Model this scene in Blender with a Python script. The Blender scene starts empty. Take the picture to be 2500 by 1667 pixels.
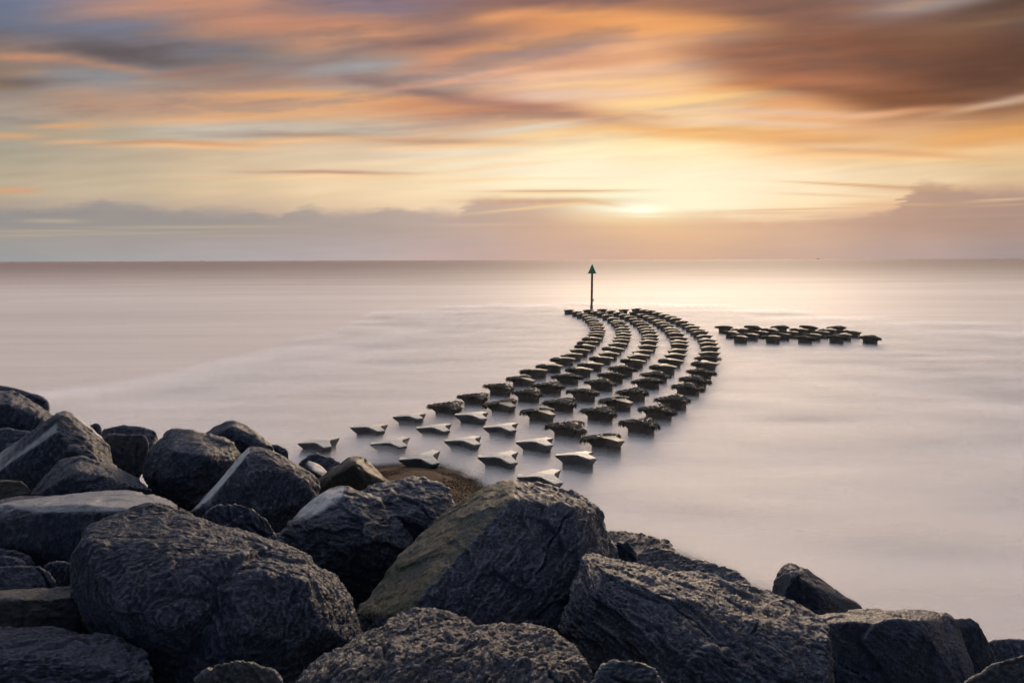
import bpy, bmesh, math, random
import numpy as np
from mathutils import Vector, Matrix

random.seed(7)
rng = np.random.default_rng(7)
scene = bpy.context.scene
COL = scene.collection
R = math.radians

# ------------------------------------------------------------------ camera
CAM_H = 6.5
LENS = 27.5
KD = LENS / 24.0                      # depths below were first read off for a 24 mm lens
F_PX = 2500 * LENS / 36.0            # focal length in photo pixels
CXP, CYP = 1250.0, 833.5
PITCH = math.atan(200.0 / F_PX)
ROLL = R(0.195)
fwd = Vector((0, math.cos(PITCH), -math.sin(PITCH)))
up0 = Vector((0, math.sin(PITCH), math.cos(PITCH)))
hor = Vector((1, 0, 0))
rgt = hor * math.cos(ROLL) - up0 * math.sin(ROLL)
upv = hor * math.sin(ROLL) + up0 * math.cos(ROLL)
cam_d = bpy.data.cameras.new("camera")
cam_d.sensor_width = 36.0
cam_d.lens = LENS
cam_d.clip_start = 0.05
cam_d.clip_end = 40000
cam = bpy.data.objects.new("camera", cam_d)
COL.objects.link(cam)
m = Matrix.Identity(4)
for i in range(3):
    m[i][0], m[i][1], m[i][2] = rgt[i], upv[i], -fwd[i]
m[2][3] = CAM_H
cam.matrix_world = m
scene.camera = cam

# ------------------------------------------------------------------ exposure, world, sun
scene.view_settings.view_transform = 'Standard'
scene.view_settings.look = 'None'
EXPO = 0.75
scene.view_settings.exposure = EXPO
scene.view_settings.gamma = 1.0
scene.cycles.transparent_max_bounces = 24
scene.cycles.use_adaptive_sampling = True
scene.cycles.adaptive_threshold = 0.03
scene.cycles.max_bounces = 10
scene.cycles.diffuse_bounces = 5
scene.cycles.glossy_bounces = 4

SUN_AZ = R(13.0)      # to the right of the view axis
SUN_EL = R(10.0)
world = bpy.data.worlds.new("World")
scene.world = world
world.use_nodes = True
wn = world.node_tree
skyt = wn.nodes.new('ShaderNodeTexSky')
skyt.sky_type = 'NISHITA'
skyt.sun_disc = False
skyt.sun_elevation = SUN_EL
skyt.sun_rotation = SUN_AZ
wn.links.new(skyt.outputs[0], wn.nodes['Background'].inputs[0])
wn.nodes['Background'].inputs[1].default_value = 0.08

sun_d = bpy.data.lights.new("sun", 'SUN')
sun_d.energy = 1.9
sun_d.angle = R(24)
sun_d.color = (1.0, 0.74, 0.50)
sun = bpy.data.objects.new("sun", sun_d)
COL.objects.link(sun)
sd = Vector((math.sin(SUN_AZ) * math.cos(SUN_EL), math.cos(SUN_AZ) * math.cos(SUN_EL), math.sin(SUN_EL)))
sun.rotation_euler = sd.to_track_quat('Z', 'Y').to_euler()
sun.location = sd * 200

# ------------------------------------------------------------------ helpers
def ray(px, py):
    return fwd + rgt * ((px - CXP) / F_PX) - upv * ((py - CYP) / F_PX)

def at_depth(px, py, D):
    d = ray(px, py)
    t = D / d.y
    return Vector((d.x * t, d.y * t, CAM_H + d.z * t))

def at_z(px, py, z):
    d = ray(px, py)
    t = (z - CAM_H) / d.z
    return Vector((d.x * t, d.y * t, z))

def tag(o, label=None, cat=None, group=None, kind=None):
    if label: o['label'] = label
    if cat: o['category'] = cat
    if group: o['group'] = group
    if kind: o['kind'] = kind
    return o

def new_obj(name, me, mat=None, parent=None):
    o = bpy.data.objects.new(name, me)
    if mat is not None and len(me.materials) == 0:
        me.materials.append(mat)
    COL.objects.link(o)
    if parent is not None:
        o.parent = parent
    return o

def mesh_np(name, V, Fq):
    me = bpy.data.meshes.new(name)
    me.from_pydata([tuple(v) for v in V], [], [tuple(f) for f in Fq])
    me.update()
    return me

def grid_mesh(name, X, Y, Z):
    ny, nx = X.shape
    V = np.stack([X, Y, Z], -1).reshape(-1, 3)
    idx = np.arange(nx * ny).reshape(ny, nx)
    q = np.stack([idx[:-1, :-1], idx[:-1, 1:], idx[1:, 1:], idx[1:, :-1]], -1).reshape(-1, 4)
    me = bpy.data.meshes.new(name)
    me.vertices.add(len(V)); me.vertices.foreach_set('co', V.astype(np.float32).ravel())
    me.loops.add(q.size); me.loops.foreach_set('vertex_index', q.astype(np.int32).ravel())
    me.polygons.add(len(q)); me.polygons.foreach_set('loop_start', (np.arange(len(q)) * 4).astype(np.int32))
    me.polygons.foreach_set('loop_total', np.full(len(q), 4, np.int32))
    me.update(calc_edges=True)
    me.polygons.foreach_set('use_smooth', np.ones(len(q), bool))
    return me

def float_attr(me, name, vals):
    a = me.attributes.new(name, 'FLOAT', 'POINT')
    a.data.foreach_set('value', np.asarray(vals, np.float32))

def smooth(a, b, x):
    t = np.clip((x - a) / (b - a), 0, 1)
    return t * t * (3 - 2 * t)

# ---- numpy noise
def _h(ix, iy, iz, seed):
    n = (ix.astype(np.int64) * 73856093) ^ (iy.astype(np.int64) * 19349663) ^ (iz.astype(np.int64) * 83492791) ^ (seed * 2654435761)
    n &= 0xffffffff
    n = ((n ^ (n >> 16)) * 0x45d9f3b) & 0xffffffff
    n = ((n ^ (n >> 16)) * 0x45d9f3b) & 0xffffffff
    return (n ^ (n >> 16)) & 0xffffffff

_G = rng.normal(size=(256, 3)); _G /= np.linalg.norm(_G, axis=1)[:, None]

def perlin(P, seed=0):
    I = np.floor(P).astype(np.int64); f = P - I
    u = f * f * f * (f * (f * 6 - 15) + 10)
    out = 0
    for dx in (0, 1):
        wx = u[:, 0] if dx else 1 - u[:, 0]
        for dy in (0, 1):
            wy = u[:, 1] if dy else 1 - u[:, 1]
            for dz in (0, 1):
                wz = u[:, 2] if dz else 1 - u[:, 2]
                g = _G[_h(I[:, 0] + dx, I[:, 1] + dy, I[:, 2] + dz, seed) & 255]
                d = g[:, 0] * (f[:, 0] - dx) + g[:, 1] * (f[:, 1] - dy) + g[:, 2] * (f[:, 2] - dz)
                out = out + wx * wy * wz * d
    return out * 1.5

def fbm(P, octv=4, seed=0, gain=0.5, ridged=False):
    s = 0; a = 1.0; tot = 0
    for o in range(octv):
        n = perlin(P * (2.03 ** o) + 17.3 * o, seed + o)
        if ridged: n = 0.5 - np.abs(n) * 1.6
        s = s + a * n; tot += a; a *= gain
    return s / tot

def facets(P, cell, seed, sharp=22):
    Q = P / cell
    I = np.floor(Q).astype(np.int64)
    sw = np.zeros(len(Q)); sv = np.zeros(len(Q))
    for dx in (-1, 0, 1):
        for dy in (-1, 0, 1):
            for dz in (-1, 0, 1):
                J = I + np.array([dx, dy, dz])
                h = _h(J[:, 0], J[:, 1], J[:, 2], seed)
                fx = J[:, 0] + (h & 1023) / 1023.0
                fy = J[:, 1] + ((h >> 10) & 1023) / 1023.0
                fz = J[:, 2] + ((h >> 20) & 1023) / 1023.0
                D = np.stack([Q[:, 0] - fx, Q[:, 1] - fy, Q[:, 2] - fz], -1)
                d2 = (D * D).sum(1)
                g = _G[(h ^ (h >> 7)) & 255]
                v = (g * D).sum(1) + ((h >> 5) & 255) / 255.0 * 0.5 - 0.25
                w = np.exp(-sharp * d2)
                sw += w; sv += w * v
    return sv / (sw + 1e-12) * cell

# ---- node helpers
class NT:
    def __init__(s, name):
        s.m = bpy.data.materials.new(name); s.m.use_nodes = True
        s.t = s.m.node_tree; s.n = s.t.nodes; s.l = s.t.links
        s.bsdf = s.n.get('Principled BSDF'); s.out = s.n.get('Material Output')
    def node(s, t, **k):
        nd = s.n.new(t)
        for a, b in k.items(): setattr(nd, a, b)
        return nd
    def link(s, a, b): s.l.new(a, b)
    def noise(s, vec, scale, detail=5, rough=0.55, dist=0.0):
        nd = s.node('ShaderNodeTexNoise')
        nd.inputs['Scale'].default_value = scale; nd.inputs['Detail'].default_value = detail
        nd.inputs['Roughness'].default_value = rough; nd.inputs['Distortion'].default_value = dist
        if vec is not None: s.link(vec, nd.inputs['Vector'])
        return nd.outputs['Fac']
    def mapping(s, vec, scale=(1, 1, 1), rot=(0, 0, 0)):
        nd = s.node('ShaderNodeMapping')
        nd.inputs['Scale'].default_value = scale; nd.inputs['Rotation'].default_value = rot
        s.link(vec, nd.inputs['Vector']); return nd.outputs[0]
    def ramp(s, fac, stops):
        nd = s.node('ShaderNodeValToRGB')
        cr = nd.color_ramp
        while len(cr.elements) < len(stops): cr.elements.new(0.5)
        for e, (p, c) in zip(cr.elements, stops):
            e.position = p
            e.color = (c, c, c, 1) if isinstance(c, (int, float)) else (*c, 1)
        s.link(fac, nd.inputs[0]); return nd.outputs[0]
    def mix(s, fac, a, b, mode='MIX'):
        nd = s.node('ShaderNodeMix', data_type='RGBA', blend_type=mode)
        for sock, v in ((nd.inputs[0], fac), (nd.inputs[6], a), (nd.inputs[7], b)):
            if hasattr(v, 'links'): s.link(v, sock)
            elif isinstance(v, (int, float)): sock.default_value = v if sock == nd.inputs[0] else (v, v, v, 1)
            else: sock.default_value = (*v, 1)
        return nd.outputs[2]
    def math(s, op, a, b=0.0, clamp=False):
        nd = s.node('ShaderNodeMath', operation=op, use_clamp=clamp)
        for sock, v in zip(nd.inputs, (a, b)):
            if hasattr(v, 'links'): s.link(v, sock)
            else: sock.default_value = v
        return nd.outputs[0]
    def attr(s, name):
        nd = s.node('ShaderNodeAttribute', attribute_name=name); return nd.outputs['Fac']
    def bump(s, h, strength, dist, normal=None):
        nd = s.node('ShaderNodeBump')
        if hasattr(strength, 'links'): s.link(strength, nd.inputs['Strength'])
        else: nd.inputs['Strength'].default_value = strength
        nd.inputs['Distance'].default_value = dist
        s.link(h, nd.inputs['Height'])
        if normal is not None: s.link(normal, nd.inputs['Normal'])
        return nd.outputs[0]
    def objco(s):
        return s.node('ShaderNodeTexCoord').outputs['Object']
    def pos(s):
        return s.node('ShaderNodeNewGeometry').outputs['Position']

def srgb(c):
    c = np.asarray(c, float) / 255.0
    return np.where(c <= 0.04045, c / 12.92, ((c + 0.055) / 1.055) ** 2.4)

# ------------------------------------------------------------------ sky dome (clouds drawn by direction)
def disp_to_azel(x, y):
    d = ray(x / 0.9408, y / 0.9408)
    return math.degrees(math.atan2(d.x, d.y)), math.degrees(math.atan2(d.z, math.hypot(d.x, d.y)))

GX = [-400, 0, 260, 520, 780, 1040, 1300, 1560, 1820, 2080, 2352, 2750]
GY = [-260, 0, 60, 120, 180, 240, 300, 350, 400, 440, 480, 520, 560, 596]
GC = [
 [(104,112,134)]*3 + [(112,114,132)] + [(116,114,130)] + [(120,114,124)]*2 + [(122,112,116)]*2 + [(110,98,98)]*3,
 [(105,115,140),(116,124,146),(150,132,138),(182,138,120),(135,121,135),(152,120,116),(172,124,104),(164,120,102),(138,104,92),(148,130,126),(104,82,75),(95,78,75)],
 [(105,112,130),(112,117,132),(122,124,140),(160,130,122),(188,138,114),(150,120,112),(214,150,108),(234,164,106),(178,118,88),(132,102,90),(114,92,82),(105,85,78)],
 [(120,115,120),(160,132,118),(124,112,112),(122,120,126),(160,138,126),(192,142,116),(198,148,126),(238,182,138),(165,112,92),(120,88,75),(102,76,66),(98,76,70)],
 [(130,125,122),(132,122,118),(150,146,146),(150,134,128),(162,156,156),(200,164,148),(226,182,152),(236,192,152),(192,140,112),(126,89,70),(106,76,64),(105,80,70)],
 [(165,150,138),(168,154,142),(186,150,128),(216,165,128),(222,170,128),(192,142,118),(224,190,168),(246,205,150),(228,168,118),(142,98,74),(182,135,105),(175,135,112)],
 [(160,154,142),(168,160,146),(180,169,150),(196,184,168),(196,178,158),(214,178,148),(240,202,154),(246,216,170),(238,190,134),(220,172,130),(212,160,106),(205,155,110)],
 [(165,160,142),(168,162,142),(182,170,146),(205,185,152),(216,196,166),(232,216,186),(252,236,192),(253,226,156),(240,188,120),(234,190,128),(232,194,142),(220,180,135)],
 [(175,168,142),(180,170,142),(192,178,148),(214,194,156),(228,206,166),(240,222,178),(252,241,206),(254,240,196),(250,224,178),(232,206,162),(218,192,146),(205,180,140)],
 [(178,168,144),(184,172,145),(195,180,150),(214,192,152),(234,210,166),(244,222,176),(250,232,186),(255,244,206),(252,228,180),(238,208,160),(212,180,140),(195,165,135)],
 [(155,148,142),(165,156,145),(175,162,148),(190,172,150),(220,196,160),(236,210,168),(235,200,160),(255,248,212),(250,222,170),(228,186,144),(188,154,132),(170,142,126)],
 [(155,150,146),(162,156,149),(165,155,146),(168,155,146),(176,160,151),(190,167,154),(202,167,148),(230,188,148),(220,180,150),(192,157,138),(176,146,132),(160,138,126)],
 [(152,150,148),(158,155,151),(165,158,155),(172,162,159),(179,166,162),(190,168,161),(205,172,155),(222,182,150),(210,175,152),(190,162,148),(171,150,142),(155,140,136)],
 [(148,150,152),(155,156,156),(165,162,162),(173,166,168),(183,171,170),(198,172,165),(208,173,156),(218,178,150),(205,172,155),(186,163,155),(166,150,148),(152,142,142)],
]
STREAKS = [  # x, y, half length, half height, slope (deg, up to the right), colour, alpha
 (300,130,150,17,-5,(110,100,103),.8),(75,130,120,10,-2,(202,147,116),.85),(225,150,150,9,-9,(190,142,116),.8),
 (440,162,120,9,5,(152,121,112),.75),(700,143,170,11,12,(150,129,126),.75),(625,50,150,26,3,(203,146,118),.85),
 (420,6,240,20,5,(200,148,122),.75),(835,84,140,20,6,(212,152,118),.8),(20,190,75,15,0,(120,107,104),.8),
 (190,172,140,11,0,(150,150,155),.6),(850,150,120,13,4,(162,162,166),.75),(720,187,240,12,1,(166,133,120),.75),
 (935,205,120,11,-10,(152,122,116),.7),(750,221,260,9,-1,(236,176,122),.8),(950,236,150,10,-6,(236,175,122),.7),
 (560,262,280,11,4,(224,172,128),.65),(235,232,140,18,-3,(180,150,132),.6),(150,286,80,7,1,(228,172,122),.7),
 (30,309,70,6,0,(222,168,122),.7),(20,434,60,7,2,(216,160,116),.75),(640,292,280,12,0,(200,190,176),.65),
 (410,328,170,5,-1,(206,148,108),.8),(450,337,180,5,-1,(248,192,132),.7),(680,312,150,5,0,(182,146,122),.75),(700,325,190,5,1,(246,192,132),.7),
 (1000,325,180,7,-1,(196,152,120),.8),(1000,337,190,5,1,(248,198,136),.7),(190,322,70,5,0,(230,180,132),.6),
 (750,396,180,4,-1,(176,136,112),.8),(770,406,200,6,0,(250,206,146),.6),(480,404,70,2,-1,(225,180,135),.5),
 (1130,250,200,20,-4,(190,137,114),.85),(1110,236,140,9,-8,(150,118,116),.6),(1150,42,100,14,8,(226,158,112),.8),(1100,128,160,17,9,(214,152,118),.8),
 (1000,95,120,18,7,(142,114,110),.7),(880,20,200,14,4,(130,120,138),.6),(1130,168,190,7,8,(240,186,154),.7),(1000,192,140,6,9,(235,170,136),.6),
 (1476,46,260,22,-2,(238,168,108),.8),(1626,60,160,20,-4,(242,172,112),.75),(1530,108,220,22,3,(244,192,150),.7),
 (1220,98,140,13,9,(226,162,114),.75),(1340,141,180,14,5,(206,154,126),.75),(1290,173,220,11,6,(240,192,156),.7),
 (1240,120,160,7,8,(176,148,150),.5),(1400,220,200,12,2,(224,196,184),.75),(1600,150,170,10,4,(222,190,170),.6),(1430,192,260,10,2,(250,206,154),.7),
 (1610,232,230,12,5,(252,212,150),.75),(1730,202,170,9,4,(250,184,118),.8),
 (2030,130,340,62,-2,(132,93,74),.85),(1850,150,260,34,-2,(152,104,84),.7),(1930,200,230,28,-4,(168,114,88),.85),(1730,120,170,20,-2,(160,112,92),.6),
 (2290,165,190,70,4,(103,75,63),.85),(2150,238,150,24,-2,(130,90,68),.9),(2010,225,170,14,-6,(140,96,72),.6),(1820,28,270,30,-3,(134,102,92),.8),
 (2125,20,130,17,8,(160,147,145),.85),(1250,2,260,18,3,(140,108,104),.6),(2300,14,130,16,12,(100,78,68),.7),(2330,50,160,8,6,(130,108,96),.5),
 (1790,190,120,8,2,(190,128,92),.7),(1970,268,270,8,4,(232,172,126),.8),(2310,238,150,8,11,(228,190,156),.8),
 (2270,318,170,18,6,(230,168,102),.75),(2050,292,200,9,2,(218,164,124),.7),(1780,262,230,9,-1,(226,192,170),.7),(1700,284,220,7,-2,(236,206,184),.7),
 (1280,267,230,13,-5,(206,152,116),.85),(1216,248,140,15,-4,(178,132,116),.75),(1460,268,120,8,-4,(236,178,124),.6),
 (1660,318,250,13,-4,(240,180,112),.85),(1640,302,180,6,-2,(232,168,104),.7),(1850,322,160,11,2,(228,168,108),.8),
 (2020,352,190,8,-5,(218,164,112),.85),(2060,370,170,4,-3,(252,204,130),.6),(1216,297,130,8,6,(222,210,194),.8),(1240,316,160,6,5,(248,204,146),.6),
 (1960,338,130,6,-2,(226,200,166),.6),(1080,365,240,4,3,(250,216,160),.6),(1180,378,160,4,6,(252,208,146),.6),
 (1480,352,200,16,2,(255,242,190),.6),(1545,420,420,66,0,(255,241,206),.65),(1180,412,220,3,1,(252,214,152),.6),
]
STREAKS2 = [  # in front of the low bank
 (1480,458,160,36,0,(255,246,206),.75),(1500,440,240,50,0,(255,246,208),.45),(1460,470,130,26,0,(255,250,218),.7),(1450,484,62,9,-3,(255,253,236),.8),(1490,502,170,16,0,(250,220,172),.5),(1476,499,60,2,-1,(255,250,222),.8),
 (1285,440,150,3,0,(206,160,122),.85),(1235,447,160,3,1,(250,216,160),.6),(1240,463,175,7,0,(205,162,132),.8),(1370,466,60,5,-8,(224,180,134),.6),(1240,477,150,3,5,(250,214,156),.7),
 (1990,430,170,3,-3,(218,166,116),.85),(2130,436,150,8,0,(200,160,130),.5),(1900,452,120,3,-2,(226,184,140),.5),(1830,484,150,2,1,(222,178,138),.7),(1760,492,140,3,0,(226,182,142),.6),(1810,508,130,2,2,(250,214,158),.6),(2060,474,120,3,0,(222,176,132),.6),
 (2290,464,70,3,3,(235,200,150),.7),(2290,477,80,2,2,(215,175,138),.6),(2250,500,110,2,1,(195,164,138),.6),
 (120,505,70,4,-1,(192,177,152),.75),(450,520,230,3,0,(192,174,150),.75),(110,528,150,3,0,(190,172,150),.7),(300,534,280,3,1,(186,170,150),.6),(500,541,170,2,0,(184,168,152),.5),(1100,517,100,3,0,(220,188,160),.5),(50,538,90,4,0,(190,168,148),.5),
 (1500,540,300,30,0,(240,196,150),.35),
]
BANK = [(-400,480),(0,479),(100,481),(150,478),(190,470),(228,459),(300,470),(360,481),(420,484),(500,483),(590,488),(640,499),(680,480),(710,475),(750,488),(790,491),(850,487),(910,478),(960,487),(1060,487),(1075,470),(1100,457),(1180,463),(1290,462),(1385,466),(1398,480),(1440,496),(1540,499),(1590,493),(1630,498),(1700,511),(1760,514),(1850,512),(1950,503),(2020,497),(2060,480),(2085,448),(2110,432),(2140,426),(2190,438),(2260,441),(2352,440),(2750,430)]
BANKC = [(-400,(148,145,142)),(0,(150,145,142)),(400,(153,147,143)),(700,(168,156,149)),(1000,(186,166,156)),(1250,(202,168,148)),(1470,(238,192,146)),(1600,(222,181,149)),(1900,(203,167,144)),(2150,(180,149,132)),(2352,(176,147,135)),(2750,(160,140,132))]

# background table in (azimuth, elevation)
def build_sky():
    azs = np.concatenate([np.arange(-180, -48, 3.0), np.arange(-48, 48, 0.16), np.arange(48, 180.01, 3.0)])
    els = np.concatenate([[-2.0, -0.6], np.arange(-0.3, 26, 0.11), np.arange(26, 90.1, 2.0)])
    els[-1] = 90
    A, E = np.meshgrid(azs, els)
    a = np.radians(np.clip(A, -62, 62)); e = np.radians(np.clip(E, -2, 60))
    d = np.stack([np.sin(a) * np.cos(e), np.cos(a) * np.cos(e), np.sin(e)], -1)
    f = d @ np.array(fwd); x = d @ np.array(rgt); y = d @ np.array(upv)
    # straightened picture-like sheet of cloud coordinates, world-fixed
    X = (CXP + F_PX * x / np.maximum(f, .25)) * 0.9408
    # height above the level horizon measured in the same units
    Y = 597.0 - F_PX * 0.9408 * (np.tan(e) / np.cos(a) ) * (1.0 / (np.cos(PITCH) ** 2 * (1 + math.tan(PITCH) * -np.tan(e) / np.cos(a)) ))
    shp = X.shape
    P = np.stack([X.ravel() / 420, Y.ravel() / 70, np.zeros(X.size)], -1)
    Xf, Yf = X.ravel(), Y.ravel()
    amp = smooth(600, 440, Yf) * 0.8 + 0.2
    wx = 44 * fbm(P, 3, 11) * amp
    wy = 9 * fbm(P * np.array([1.4, 1.0, 1]) + 5, 3, 21) * amp
    Xw, Yw = Xf + wx, Yf + wy
    gy = np.array(GY, float); gx = np.array(GX, float)
    G = np.array(GC, float)
    def interp2(Xq, Yq):
        Xq = np.clip(Xq, gx[0], gx[-1]); Yq = np.clip(Yq, gy[0], gy[-1])
        i = np.clip(np.searchsorted(gx, Xq) - 1, 0, len(gx) - 2)
        j = np.clip(np.searchsorted(gy, Yq) - 1, 0, len(gy) - 2)
        u = (Xq - gx[i]) / (gx[i + 1] - gx[i]); v = (Yq - gy[j]) / (gy[j + 1] - gy[j])
        u = u * u * (3 - 2 * u); 
        u = u[:, None]; v = v[:, None]
        return (G[j, i] * (1 - u) + G[j, i + 1] * u) * (1 - v) + (G[j + 1, i] * (1 - u) + G[j + 1, i + 1] * u) * v
    C = interp2(Xw, Yw)
    def paint(C, L, Xq, Yq):
        for (cx, cy, hl, hh, sl, col, al) in L:
            s = math.radians(sl)
            dx = Xq - cx; dy = Yq - cy
            u = (dx * math.cos(s) - dy * math.sin(s)) / hl
            v = (dx * math.sin(s) + dy * math.cos(s)) / hh
            r2 = (np.abs(u) ** 2.4 + np.abs(v) ** 2.0)
            w = al * np.exp(-r2 * 0.9)
            C = C * (1 - w[:, None]) + np.array(col, float) * w[:, None]
        return C
    C = paint(C, STREAKS, Xw, Yw)
    # broken, wind-torn cloud: warm lit shreds against grey gaps, fanning upward to the right
    sl = np.radians(2 + 7 * smooth(300, 2100, Xf))
    Qx = Xf * np.cos(sl) - (Yf - 300) * np.sin(sl); Qy = Xf * np.sin(sl) * .35 + (Yf - 300) * np.cos(sl)
    hgt = .35 + .65 * smooth(380, 40, Yf)
    tn = fbm(np.stack([Qx / 420, Qy / (50 * hgt + 10), Xf * 0 + 3], -1), 5, 91, .55)
    up = smooth(370, 250, Yf)
    hi = (smooth(.04, .34, tn) * .30 * up)[:, None]; lo = (smooth(.0, .34, -tn) * .38 * smooth(400, 220, Yf) * (1 - .45 * smooth(1200, 1900, Xf)))[:, None]
    bright = C.mean(1, keepdims=True) / 175.0
    C = C * (1 - hi) + np.clip(np.array([250, 186, 134]) * np.clip(bright, .55, 1.1), 0, 255) * hi
    C = C * (1 - lo) + np.clip(np.array([134, 128, 134]) * np.clip(bright, .5, 1.25), 0, 255) * lo
    # fine wind-drawn fibres
    tl = np.radians(4)
    Q = np.stack([(Xw * math.cos(tl) - Yw * math.sin(tl)) / 260, (Xw * math.sin(tl) + Yw * math.cos(tl)) / 17, np.zeros(X.size)], -1)
    fb = fbm(Q, 4, 31) * smooth(560, 380, Yf)
    C = C * (1 + 0.065 * fb[:, None] * np.array([1.0, 1.1, 1.2]))
    ct = smooth(420, 250, Yf)[:, None]
    C = C + (C - 182) * .07 * ct
    pale_ = (smooth(290, 370, Yf) * (1 - .25 * smooth(1700, 2100, Xf)))
    C[:, 2] += .15 * (C[:, 1] - C[:, 2]) * pale_
    C[:, 0] += 5 * pale_; C[:, 1] += 1 * pale_
    # low bank of cloud over the horizon
    bx, by = np.array(BANK, float).T
    yb = np.interp(Xf + 26 * perlin(np.stack([Xf / 90, Yf / 5, Xf * 0], -1), 6) + 14 * perlin(np.stack([Xf / 40, Yf / 2.5, Xf * 0], -1), 7), bx, by) + 5 * perlin(np.stack([Xf / 60, Xf * 0, Xf * 0], -1), 3) + 5 * perlin(np.stack([Xf / 26, Yf / 7, Xf * 0], -1), 4)
    soft = 9 + 13 * smooth(-.3, .5, perlin(np.stack([Xf / 140, Xf * 0, Xf * 0 + 4], -1), 8))
    k = smooth(-1, 1, (Yf - yb) / soft) * 0.9
    bc = np.array([[c[0], *c[1]] for c in BANKC], float)
    B = np.stack([np.interp(Xf, bc[:, 0], bc[:, i]) for i in (1, 2, 3)], -1)
    low = interp2(Xf, Yf)
    t = smooth(505, 560, Yf)[:, None]
    B = B * (1 - t) + low * t
    pt = fbm(np.stack([Xf / 200, Yf / 16, Xf * 0], -1), 3, 41)[:, None]
    B = B * (1 + 0.03 * pt)
    C = C * (1 - k[:, None]) + B * k[:, None]
    C = paint(C, STREAKS2, Xf + wx * .5, Yf + wy * .25)
    lin = srgb(np.clip(C, 0, 255))
    # brightest part of the sky really is brighter than paper white
    glow = np.exp(-(((Xf - 1478) / 45) ** 2 + ((Yf - 484) / 8) ** 2))
    lin = lin * (1 + .25 * glow[:, None])
    # out of view: overhead front brightened as added fill light, sky behind darkened
    back = np.array([.060, .078, .135])
    zen = np.array([.84, .85, .98])
    Af, Ef = A.ravel(), E.ravel()
    wb = smooth(46, 95, np.abs(Af))[:, None]
    wz = smooth(18.5, 40, Ef)[:, None]
    bk = back * (1.0 + 0.25 * smooth(40, 0, Ef))[:, None]
    lin = lin * (1 - wb) + bk * wb
    fr = smooth(-.15, .6, np.cos(np.radians(Ef)) * np.cos(np.radians(Af)))[:, None]
    zz = np.array([.07, .085, .13]) * (1 - fr) + zen * 1.25 * fr
    lin = lin * (1 - wz) + zz * wz
    lin = lin / (2 ** EXPO)
    Rr = 9000.0
    ar, er = np.radians(A), np.radians(E)
    me = grid_mesh("sky", Rr * np.sin(ar) * np.cos(er), Rr * np.cos(ar) * np.cos(er), Rr * np.sin(er) + CAM_H)
    ca = me.color_attributes.new('sky_colour', 'FLOAT_COLOR', 'POINT')
    ca.data.foreach_set('color', np.concatenate([lin, np.ones((len(lin), 1))], 1).astype(np.float32).ravel())
    t_ = NT("sky_light")
    t_.n.remove(t_.bsdf)
    em = t_.node('ShaderNodeEmission'); at = t_.node('ShaderNodeAttribute', attribute_name='sky_colour')
    t_.link(at.outputs['Color'], em.inputs[0]); t_.link(em.outputs[0], t_.out.inputs[0])
    em.inputs[1].default_value = 1.0
    t_.m.cycles.emission_sampling = 'NONE'
    o = new_obj("sky", me, t_.m); tag(o, kind='structure')
    o.visible_shadow = False      # the air lets the sun lamp through
build_sky()

# ------------------------------------------------------------------ terrain: shingle beach and pile bed
def inland(x, y):
    y = y / KD
    return -((x - 5) * .633 + (y - 13) * .775) + 2.6 * np.exp(-((x + 1.9) / 2.6) ** 2) + 1.2 * np.exp(-((x - 3.3) / 1.7) ** 2)

def ground_z(x, y):
    s = inland(x, y) - np.maximum(-5.5 - x, 0) * 1.0
    z = np.where(s < 0, 0.10 * s, 0.05 * s + 0.24 * np.maximum(s - .4, 0) - 0.12 * np.maximum(s - 4, 0))
    z = z + 0
    z = np.maximum(z, -0.9)
    return np.minimum(z, 1.5)

xs = np.arange(-34, 34.1, 0.2); ys = np.arange(-8, 42.1, 0.2)
X, Y = np.meshgrid(xs, ys)
Z = ground_z(X, Y)
Z = Z + 0.05 * fbm(np.stack([X.ravel() / 1.5, Y.ravel() / 1.5, X.ravel() * 0], -1), 3, 5).reshape(X.shape)
me = grid_mesh("beach", X, Y, Z)
SS = inland(X, Y) - np.maximum(-5.5 - X, 0)
float_attr(me, "bed", np.maximum(smooth(4.6, 5.6, SS), smooth(-6.0, -6.6, X)).ravel())
t = NT("shingle")
P = t.pos()
vo = t.node('ShaderNodeTexVoronoi'); vo.inputs['Scale'].default_value = 60; t.link(P, vo.inputs['Vector'])
c1 = t.ramp(vo.outputs['Color'], [(0.0, (.032, .015, .008)), (0.45, (.066, .031, .016)), (.8, (.10, .050, .028)), (1.0, (.19, .12, .07))])
n1 = t.noise(P, 1.3, 4)
col = t.mix(t.ramp(n1, [(.35, 0), (.7, 1)]), c1, (.035, .02, .013), 'MIX')
col = t.mix(.5, c1, col)
col = t.mix(t.attr('bed'), col, (.02, .02, .022))
t.link(col, t.bsdf.inputs['Base Color'])
t.bsdf.inputs['Roughness'].default_value = .9; t.bsdf.inputs['Specular IOR Level'].default_value = .15
t.link(t.bump(vo.outputs['Distance'], 1.0, .03), t.bsdf.inputs['Normal'])
SHINGLE = t.m
o = new_obj("beach", me, SHINGLE); tag(o, kind='structure')

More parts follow.
